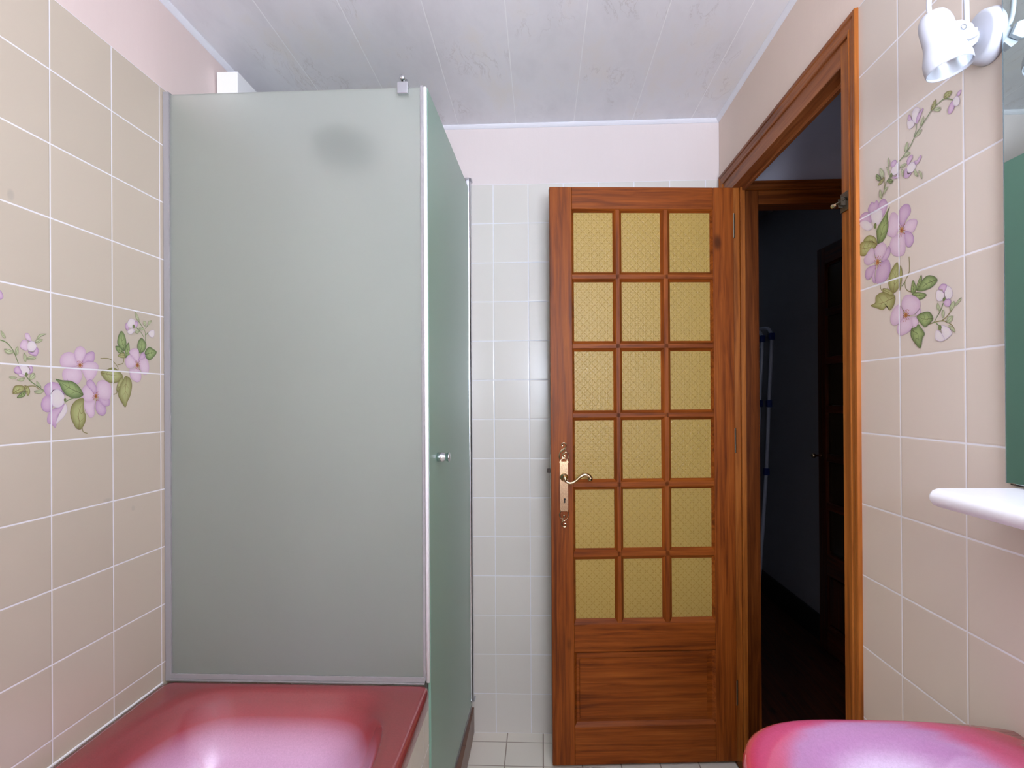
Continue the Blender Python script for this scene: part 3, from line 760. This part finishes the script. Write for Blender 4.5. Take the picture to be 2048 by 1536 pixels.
lv = [(0, 1.005), (.006, .994), (.020, .990), (.036, .997), (.052, 1.011), (.068, 1.018), (.082, 1.013), (.088, 1.004)]
m.tube([(hx+x, -.034-.004*sin(x*30), Z(z)) for x, z in lv], lambda t: .0050+.0045*max(0, t-.45)+(.0012 if t < .08 else 0), 12, 6)
m.lathe([(0, 0), (.006, .001), (.0085, .004), (.006, .008), (0, .009)], (hx+.086, -.030, Z(1.003)), (0, -1, 0), 16)
m.build('lever', M['brass'], dr, smooth=True)
m = MB(); m.box(X0-.012, X0+.002, .012, .024, Z(1.020), Z(1.034)); m.build('latch_bolt', M['darksteel'], dr, bevel=.001)
m = MB(); m.box(X0-.0012, X0+.001, .007, .027, Z(.880), Z(1.085)); m.build('lock_faceplate', M['hingem'], dr)
for z in (1.885, 1.135, .255):
    m = MB(); m.lathe([(.0035, 0), (.0035, .085)], (.001, .002, Z(z-.05)), (0, 0, 1), 10); m.build('hinge', M['hingem'], dr)
bpy.data.objects.remove(hd)

# ------------------------------------------------------------------ hall beyond the doorway
HX0 = XR+FRW
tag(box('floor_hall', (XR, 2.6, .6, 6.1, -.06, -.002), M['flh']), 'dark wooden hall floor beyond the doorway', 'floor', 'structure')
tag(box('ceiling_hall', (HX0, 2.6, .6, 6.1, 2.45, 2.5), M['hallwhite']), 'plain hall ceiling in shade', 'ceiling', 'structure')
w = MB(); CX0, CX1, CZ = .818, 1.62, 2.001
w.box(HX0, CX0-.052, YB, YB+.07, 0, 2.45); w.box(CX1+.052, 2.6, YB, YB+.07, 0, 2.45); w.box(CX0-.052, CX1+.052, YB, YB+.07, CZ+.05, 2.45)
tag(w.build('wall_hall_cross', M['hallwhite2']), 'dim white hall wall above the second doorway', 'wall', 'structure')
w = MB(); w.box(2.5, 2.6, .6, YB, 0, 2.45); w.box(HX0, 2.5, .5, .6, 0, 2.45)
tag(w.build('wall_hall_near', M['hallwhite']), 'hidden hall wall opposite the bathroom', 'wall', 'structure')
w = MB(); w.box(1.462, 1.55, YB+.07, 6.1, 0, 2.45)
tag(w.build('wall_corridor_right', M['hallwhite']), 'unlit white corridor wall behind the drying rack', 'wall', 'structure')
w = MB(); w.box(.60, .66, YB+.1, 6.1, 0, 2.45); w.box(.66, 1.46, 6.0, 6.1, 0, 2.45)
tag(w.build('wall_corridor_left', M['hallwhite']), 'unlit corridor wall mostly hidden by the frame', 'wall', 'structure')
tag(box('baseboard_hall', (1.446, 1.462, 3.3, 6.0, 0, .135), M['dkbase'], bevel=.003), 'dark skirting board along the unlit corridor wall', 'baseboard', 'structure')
hf = thing('trim_5', ((CX0+CX1)/2, YB, 0), 'second brown wood door frame seen through the doorway', 'door frame', 'structure')
box('jamb', (CX0-.050, CX0, YB-.008, YB+.075, 0, CZ+.053), M['hv'], hf, bevel=.002)
box('jamb', (CX1, CX1+.050, YB-.008, YB+.075, 0, CZ+.053), M['hv'], hf, bevel=.002)
box('head_board', (CX0, CX1, YB-.0075, YB+.075, CZ, CZ+.053), M['hx'], hf, bevel=.002)
def hcas(part):
    y = YB-.002; zt = CZ+.053; a0, a1 = CX0-.050, CX1+.050; q = [(a*.9, b*2) for a, b in CP]
    if part == 'l': rs = [[(a0-a*.42, y-b*.8, 0) for a, b in q], [(a0-a*.42, y-b*.8, zt+a) for a, b in q]]
    elif part == 'r': rs = [[(a1+a*.42, y-b*.8, 0) for a, b in q], [(a1+a*.42, y-b*.8, zt+a) for a, b in q]]
    else: rs = [[(a0-a*.42, y-b*.8, zt+a) for a, b in q], [(a1+a*.42, y-b*.8, zt+a) for a, b in q]]
    MB().rings(rs).build('casing', M['hv'] if part != 't' else M['hx'], hf)
for p in 'lrt': hcas(p)
# open dark door against the corridor wall
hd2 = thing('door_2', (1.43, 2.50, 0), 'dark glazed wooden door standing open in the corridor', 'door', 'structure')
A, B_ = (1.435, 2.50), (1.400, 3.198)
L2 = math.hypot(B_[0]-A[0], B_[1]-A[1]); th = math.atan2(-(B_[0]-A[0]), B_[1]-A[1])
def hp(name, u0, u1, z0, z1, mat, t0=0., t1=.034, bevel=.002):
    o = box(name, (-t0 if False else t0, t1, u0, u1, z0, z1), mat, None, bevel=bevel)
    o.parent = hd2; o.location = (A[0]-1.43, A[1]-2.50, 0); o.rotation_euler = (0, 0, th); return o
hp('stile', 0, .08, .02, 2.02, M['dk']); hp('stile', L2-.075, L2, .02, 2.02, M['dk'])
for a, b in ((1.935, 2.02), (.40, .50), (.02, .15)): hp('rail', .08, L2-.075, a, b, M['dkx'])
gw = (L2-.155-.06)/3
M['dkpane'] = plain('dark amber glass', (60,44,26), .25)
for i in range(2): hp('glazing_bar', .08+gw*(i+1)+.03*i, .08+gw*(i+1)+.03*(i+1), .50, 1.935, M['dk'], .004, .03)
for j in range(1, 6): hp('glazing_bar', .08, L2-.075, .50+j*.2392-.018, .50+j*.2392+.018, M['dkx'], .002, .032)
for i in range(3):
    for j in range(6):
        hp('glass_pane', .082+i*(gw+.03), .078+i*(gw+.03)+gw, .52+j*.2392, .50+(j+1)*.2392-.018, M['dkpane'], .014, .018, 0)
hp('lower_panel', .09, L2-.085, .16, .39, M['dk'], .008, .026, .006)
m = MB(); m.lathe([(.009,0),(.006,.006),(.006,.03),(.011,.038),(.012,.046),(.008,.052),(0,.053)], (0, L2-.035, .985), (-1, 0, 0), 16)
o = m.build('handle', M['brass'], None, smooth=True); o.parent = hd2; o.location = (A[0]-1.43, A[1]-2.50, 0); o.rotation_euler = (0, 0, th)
# folded drying rack leaning on the corridor wall
rk = thing('laundry_drying_rack', (1.36, 3.95, 0), 'folded white tube laundry rack with blue joints leaning in the dark corridor', 'drying rack')
for i, dy in enumerate((0., -.15)):
    y0 = 4.04+dy; dx = .004*i
    MB().tube([(1.325+dx, y0, .0), (1.385+dx, y0-.28, .9), (1.425+dx, y0-.26, 1.60), (1.436+dx, y0-.24, 1.68), (1.44+dx, y0-.20, 1.715), (1.445, y0-.12, 1.725), (1.448, y0+.3, 1.72)][0:1] + [(1.382+dx, y0, .80), (1.402+dx, y0, 1.25), (1.421+dx, y0, 1.62), (1.420+dx, y0+.02, 1.685), (1.414+dx, y0+.06, 1.712), (1.405+dx, y0+.16, 1.718), (1.40+dx, y0+.40, 1.716)], .0105, 12, 6).build('side_tube', M['tube'], rk, smooth=True)
    for z, x in ((.82, 1.383), (1.24, 1.402), (1.655, 1.421)): box('blue_joint', (x+dx-.016, x+dx+.016, y0-.016, y0+.016, z-.022, z+.022), M['blue'], rk, bevel=.005)
m = MB()
for k in range(5): m.tube([(1.416, 4.04+.02, 1.60-.09*k), (1.416-.004*k, 4.44, 1.60-.09*k)], .003, 8, 1)
m.tube([(1.40, 4.44, 1.716), (1.36, 4.44, .0)], .0105, 10, 1)
m.build('rungs', M['tube'], rk, smooth=True)

# ------------------------------------------------------------------ bathtub
def superl(cx, cy, ax, ay, n, z, N_=96, axr=None, clipx=None):
    out = []
    for k in range(N_):
        t = 2*pi*(k+.5)/N_; c, s_ = cos(t), sin(t)
        a = (axr if (axr and c > 0) else ax)
        x = cx + a*math.copysign(abs(c)**(2/n), c); y = cy + ay*math.copysign(abs(s_)**(2/n), s_)
        if clipx is not None: x = min(x, clipx)
        out.append((x, y, z))
    return out
TX0, TX1, TY0, TY1, TZ = XL+.001, -.286, -.16, 1.566, .550
tb = thing('bathtub', (-.63, .70, 0), 'airbrushed dark rose to lavender bathtub below the frosted screen', 'bathtub')
RED = lin((140,58,62)); RED2 = lin((158,66,74)); ROSE = lin((190,96,112)); LAV = lin((208,164,196)); LAV2 = lin((214,172,206))
cx, cyy = -.632, .70
m = MB()
NN = 96
def rect(z, inset=0., r=60.):
    return superl((TX0+TX1)/2, (TY0+TY1)/2, (TX1-TX0)/2-inset, (TY1-TY0)/2-inset, r, z, NN)
inn = lambda ax, ay, n, z, dy=0.: superl(cx, cyy+dy, ax, ay, n, z, NN)
rs = [rect(.505), rect(.535), rect(.545, .002), rect(.5495, .007), rect(TZ, .014, 50.),
      inn(.312, .842, 7., TZ+.0005), inn(.300, .832, 6., TZ-.001), inn(.292, .824, 5.4, TZ-.008), inn(.284, .814, 5.0, TZ-.024),
      inn(.274, .795, 4.6, TZ-.050), inn(.264, .765, 4.2, TZ-.080), inn(.255, .735, 4., TZ-.115), inn(.245, .700, 3.8, TZ-.17), inn(.232, .660, 3.5, TZ-.28), inn(.205, .61, 3.2, TZ-.345), inn(.15, .52, 3., TZ-.385), inn(.06, .30, 2.5, TZ-.395)]
cols_ = [RED, RED, RED, RED, RED, RED, RED, RED, RED, RED2, tuple(a*.35+b*.65 for a, b in zip(RED2, LAV)), LAV, LAV2, LAV2, LAV2, LAV2, LAV2]
m.rings(rs, cols=cols_, caps=(False, True)); tubo = m.build('tub_shell', M['enamel'], tb, smooth=True)
tag(MB().box(-.302, -.290, TY0, 1.562, .0, .507).build('apron', M['tileA'], tb), 'cream tiled side panel of the tub')
m = MB(); m.lathe([(.028, 0), (.028, .003), (.02, .004), (0, .004)], (cx, .05, TZ-.394), (0, 0, 1), 24); m.build('drain', M['chrome'], tb, smooth=True)
tag(box('sealant_bead', (XL+.0005, XL+.004, TY0, 1.55, TZ-.001, TZ+.005), M['whitepl'], tb, bevel=.002), 'white sealant line along the left wall')

# ------------------------------------------------------------------ shower
GY = 1.568; GZ0, GZ1 = .566, 2.076
ss = thing('shower_screen', (-.63, GY, TZ), 'large fixed frosted glass panel standing on the tub end', 'shower screen')
box('glass_panel', (-.966, -.304, GY, GY+.007, GZ0, GZ1), M['frost'], ss)
box('wall_channel', (XL+.0005, -.963, GY-.006, GY+.014, TZ, 2.082), M['gasket'], ss, bevel=.0015)
m = MB(); m.box(-.966, -.300, GY-.009, GY+.014, TZ+.0015, TZ+.006); m.box(-.966, -.300, GY-.006, GY-.001, TZ+.006, TZ+.019); m.box(-.966, -.300, GY+.009, GY+.013, TZ+.006, TZ+.018)
m.build('bottom_channel', M['gasket'], ss, bevel=.001)
box('seal_strip', (-.305, -.2975, GY-.002, GY+.009, GZ0-.008, GZ1+.004), M['gasket'], ss, bevel=.001)
m = MB(); m.lathe([(.0, 0), (.0052, .0), (.0052, GZ1-GZ0+.012), (0, GZ1-GZ0+.013)], (-.2925, GY+.002, GZ0-.012), (0, 0, 1), 12)
m.build('magnet_profile', M['whitepl'], ss, smooth=True)
# support bar clamp on top of the panel
cl = box('clamp', (-.361, -.334, GY-.013, GY+.018, 2.056, 2.086), M['chrome'], ss, bevel=.0015)
m = MB()
for x in (-.355, -.340): m.lathe([(.0032, 0), (.0032, .001), (.0018, .0022), (0, .0024)], (x, GY-.013, 2.073), (0, -1, 0), 12)
m.build('screw', M['oldmetal'], cl, smooth=True)
m = MB(); m.lathe([(.0, 0), (.0058, .0006), (.0065, .002), (.0065, YB-GY-.006)], (-.352, GY+.004, 2.107), (0, 1, 0), 18)
m.lathe([(.006, 0), (.006, .028)], (-.348, GY+.022, 2.080), (0, 0, 1), 12)
m.build('support_bar', M['chrome'], ss, smooth=True)
# hinged green glass door
FX, FY, BX, BY = -.289, 1.588, -.272, 2.338
sd = thing('shower_door', ((FX+BX)/2, 1.96, .1), 'green frosted shower door seen edge-on beside the fixed panel', 'shower door')
def slab(x0, y0, x1, y1, t, z0, z1):
    m = MB(); m.rings([[(x0, y0, z), (x0-t, y0, z), (x1-t, y1, z), (x1, y1, z)] for z in (z0, z1)]); return m
slab(FX, FY, BX, BY, .006, .112, 2.083).build('door_glass', M['frostd'], sd)
slab(FX+.0025, FY+.02, BX+.0025, BY, .011, .098, .116).build('bottom_seal', M['gasket'], sd)
m = MB(); P = [(-.283, 2.334), (-.2785, 2.330), (-.268, 2.331), (-.2635, 2.336), (-.262, 2.352), (-.264, YB), (-.283, YB)]
m.rings([[(x, y, z) for x, y in P] for z in (.140, 2.108)]); m.build('wall_post', M['alu'], sd, bevel=.001)
m = MB(); P = [(-.2875, 2.334), (-.283, 2.327), (-.268, 2.326), (-.260, 2.332), (-.258, 2.350), (-.258, YB), (-.2875, YB)]
m.rings([[(x, y, z) for x, y in P] for z in (2.108, 2.116)]); m.rings([[(x+.001, y, z) for x, y in P] for z in (.132, .140)]); m.build('post_cap', M['alu'], sd, bevel=.001)
m = MB(); m.lathe([(.0125, 0), (.0132, .0015), (.0132, .015), (.0100, .021), (.0098, .024), (.0130, .0305), (.0132, .0325), (.0125, .034), (0, .0342)], (-.2862, 1.690, 1.118), (1, 0, 0), 28)
m.lathe([(.008, 0), (.008, -.012), (0, -.013)], (-.2930, 1.690, 1.118), (1, 0, 0), 20)
m.build('knob', M['chrome'], sd, smooth=True)
# tray with brown tiled kerb
ty = thing('shower_tray', (-.62, 1.96, 0), 'brown tiled shower tray with raised kerb below the green glass door', 'shower tray')
box('tray', (XL+.001, -.285, 1.575, YB-.001, 0, .07), M['traybrown'], ty, bevel=.004)
tag(box('kerb', (-.285, -.2635, 1.575, YB-.001, 0, .097), M['brown'], ty, bevel=.001), 'brown kerb')
# shower head seen as a blur behind the frosted glass
sh = thing('overhead_shower', (-.56, YB, 2.02), 'dark round shower head blurred behind the frosted panel', 'shower head')
m = MB(); m.tube([(-.56, YB-.001, 2.06), (-.56, 2.2, 2.075), (-.565, 1.95, 2.085), (-.560, 1.80, 2.065), (-.556, 1.755, 2.03)], .009, 14, 6); m.build('arm', M['oldmetal'], sh, smooth=True)
m = MB(); m.lathe([(.012, 0), (.018, .015), (.082, .028), (.087, .034), (.085, .042), (0, .044)], (-.555, 1.745, 2.025), (0, -.35, -1), 32); m.build('rose', M['oldmetal'], sh, smooth=True)
mx = thing('shower_mixer', (-.80, YB, .98), 'chrome shower mixer, a faint shadow behind the frosted panel', 'mixer tap')
m = MB(); m.tube([(-.89, 2.31, 1.0), (-.71, 2.31, 1.0)], .022, 16, 1); m.tube([(-.86, YB, 1.0), (-.86, 2.31, 1.0)], .014, 12, 1); m.tube([(-.74, YB, 1.0), (-.74, 2.31, 1.0)], .014, 12, 1); m.build('valve_body', M['chrome'], mx, smooth=True)
m = MB(); m.tube([(-.80, 2.30, 1.02), (-.80, 2.26, 1.06)], .008, 12, 1); m.build('lever', M['chrome'], mx, smooth=True)

# boxed pipe / trunking under the ceiling
tag(box('pipe_boxing', (XL+.0005, -.913, 1.832, YB-.001, 2.17, 2.276), M['whitepl'], bevel=.002), 'white box casing under the ceiling in the left corner above the shower', 'pipe casing')

# ------------------------------------------------------------------ washbasin
wb = thing('washbasin', (.50, .60, 0), 'airbrushed rose and lavender washbasin under the white shelf', 'washbasin')
BC = (.473, .600); bz = .800
def sup2(ax, ay, n, z, dx=0., dy=0., axr=None, clip=None): return superl(BC[0]+dx, BC[1]+dy, ax, ay, n, z, 96, axr, clip)
WALLX = XR-.0015
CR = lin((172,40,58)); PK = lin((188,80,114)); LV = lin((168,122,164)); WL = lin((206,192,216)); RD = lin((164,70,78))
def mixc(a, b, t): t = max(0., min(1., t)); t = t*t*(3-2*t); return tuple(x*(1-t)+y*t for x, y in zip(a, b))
# (inset from the crest, ring): the airbrushed red is wide on the two sides and thin at the far and near ends
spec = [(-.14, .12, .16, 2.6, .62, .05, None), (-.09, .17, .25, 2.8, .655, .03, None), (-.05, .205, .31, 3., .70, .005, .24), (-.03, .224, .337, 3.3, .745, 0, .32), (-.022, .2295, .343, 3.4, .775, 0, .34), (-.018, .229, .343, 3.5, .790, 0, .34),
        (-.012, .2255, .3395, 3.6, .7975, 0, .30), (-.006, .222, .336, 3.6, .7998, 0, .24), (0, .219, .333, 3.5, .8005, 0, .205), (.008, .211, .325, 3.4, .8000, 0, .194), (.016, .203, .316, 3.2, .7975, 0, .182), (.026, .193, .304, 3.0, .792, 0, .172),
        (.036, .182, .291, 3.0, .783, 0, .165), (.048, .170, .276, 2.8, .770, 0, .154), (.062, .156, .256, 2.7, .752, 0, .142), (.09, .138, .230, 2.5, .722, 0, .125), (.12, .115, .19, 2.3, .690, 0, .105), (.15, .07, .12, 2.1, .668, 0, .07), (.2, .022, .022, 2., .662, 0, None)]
m = MB(); rs = []; vc = []
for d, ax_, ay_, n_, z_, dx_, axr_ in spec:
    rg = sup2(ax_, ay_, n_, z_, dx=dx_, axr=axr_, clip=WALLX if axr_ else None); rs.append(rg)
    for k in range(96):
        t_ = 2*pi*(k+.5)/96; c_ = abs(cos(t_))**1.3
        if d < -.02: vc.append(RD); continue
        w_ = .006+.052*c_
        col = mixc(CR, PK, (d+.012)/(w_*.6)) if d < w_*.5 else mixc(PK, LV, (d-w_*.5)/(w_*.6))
        if d > w_+.022: col = mixc(LV, WL, (d-w_-.022)/.03)  # paler middle puts light reflected in the bowl into the enamel colour
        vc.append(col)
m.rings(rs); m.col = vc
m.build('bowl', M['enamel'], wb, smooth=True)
m = MB(); m.rings([sup2(.085, .10, 2.4, z, dx=.07) if z > .1 else sup2(.10, .12, 2.4, z, dx=.07) for z in (0., .08, .3, .64)], cols=[RD]*4); m.build('pedestal', M['enamel'], wb, smooth=True)
m = MB(); m.lathe([(.022, 0), (.020, .002), (0, .002)], (BC[0], BC[1], .662), (0, 0, 1), 20); m.build('drain', M['chrome'], wb, smooth=True)

# ------------------------------------------------------------------ shelf, mirror
m = MB(); rs = []
for y in [.300, .304] + [.31+.59*k/6 for k in range(7)] + [.906, .911]:
    e = .006 if y in (.300, .911) else (.002 if y in (.304, .906) else 0.)
    sx0 = .5475+e; zt, zb = 1.1465-e*.5, 1.1195+e*.5
    rs.append([(XR-.001, y, zb), (sx0+.013, y, zb), (sx0+.005, y, zb+.0035), (sx0+.001, y, zb+.009), (sx0, y, (zt+zb)/2+.001), (sx0+.001, y, zt-.008), (sx0+.005, y, zt-.003), (sx0+.012, y, zt-.0004), (XR-.001, y, zt)])
m.rings(rs)
tag(m.build('wall_shelf', M['shelf'], bevel=.0015), 'white round-edged shelf on the wall under the mirror', 'shelf')
mr = thing('wall_mirror', (XR, .61, 1.15), 'frameless mirror on the right wall above the white shelf', 'mirror')
box('backing', (XR-.005, XR-.0005, .305, .9150, 1.1490, 1.960), M['blackedge'], mr)
box('mirror_glass', (XR-.010, XR-.0048, .303, .9165, 1.1515, 1.962), M['mirror'], mr, bevel=.0012)
box('edge_strip', (XR-.0095, XR-.0005, .9165, .9180, 1.1515, 1.962), M['mirroredge'], mr)

# ------------------------------------------------------------------ spot lamp
sl = thing('wall_spotlight', (XR, .952, 1.812), 'white adjustable spotlight with looped cable beside the mirror top', 'lamp')
m = MB(); m.lathe([(.0400, 0), (.0400, .003), (.0375, .014), (.0360, .0180), (.0335, .0200), (.031, .0205), (0, .0205)], (XR, .952, 1.812), (-1, 0, 0), 40); bs = m.build('wall_base', M['lampw'], sl, smooth=True)
for y, z in ((.975, 1.797), (.938, 1.83)):
    m = MB(); m.lathe([(.0042, 0), (.0042, .0025)], (XR-.0187, y, z), (-1, 0, 0), 12); m.build('screw_hole', M['oldmetal'], bs)
m = MB(); m.lathe([(.011, 0), (.0115, .006), (.009, .010), (.006, .011)], (XR-.0200, .958, 1.813), (-1, 0, 0), 20); m.build('collar', M['lampw'], sl, smooth=True)
m = MB()
m.rings([[(x, y, z) for x, z in ((.640, 1.802), (.626, 1.796), (.598, 1.802), (.594, 1.822), (.616, 1.826), (.632, 1.820))] for y in (.930, .938)])
m.rings([[(x, y, z) for x, z in ((.646, 1.820), (.646, 1.798), (.634, 1.788), (.624, 1.796), (.628, 1.818))] for y in (.940, .954)])
m.build('bracket', M['lampw'], sl, bevel=.0012)
m = MB(); m.lathe([(.0042, 0), (.0042, .002), (.0032, .003), (0, .003)], (.618, .930, 1.8135), (-.1, -1, .1), 14); m.build('screw', M['alu'], sl, smooth=True)
ax = Vector((.19, -.12, -.93)).normalized(); top = Vector((.577, .935, 1.8385))
outer = [(.0, 0), (.010, .0005), (.0165, .004), (.0205, .011), (.0225, .020), (.0230, .034), (.0233, .046), (.0240, .053), (.0268, .061), (.0302, .071), (.0312, .080), (.0308, .088), (.0300, .091), (.0290, .0895), (.0292, .082), (.0280, .073), (.024, .062), (.018, .054), (.012, .052), (0, .052)]
hd_ = MB().lathe(outer, top, ax, 40).build('lamp_head', M['lampw'], sl, smooth=True)
rf_ = MB().lathe([(.0286, .0868), (.0278, .080), (.0258, .070), (.021, .061), (.012, .0545), (.007, .054)], top, ax, 36, caps=(False, False)).build('reflector', M['refl'], sl, smooth=True)
MB().lathe([(.0, .053), (.0085, .053), (.0085, .060), (.010, .066), (.0125, .076), (.0118, .087), (.0070, .095), (0, .098)], top, ax, 24).build('bulb', M['bulbglass'], rf_, smooth=True)
MB().tube([top+ax*.004+Vector((-.004, 0, 0)), (.574, .937, 1.853), (.580, .940, 1.872), (.603, .942, 1.890), (.618, .942, 1.886), (.6285, .941, 1.868), (.6305, .941, 1.848), (.632, .943, 1.832), (.636, .947, 1.820), (.643, .953, 1.814)], .0036, 12, 8).build('cable', M['lampw'], sl, smooth=True)

for o in COL.objects:
    if '_loc' in o: del o['_loc']
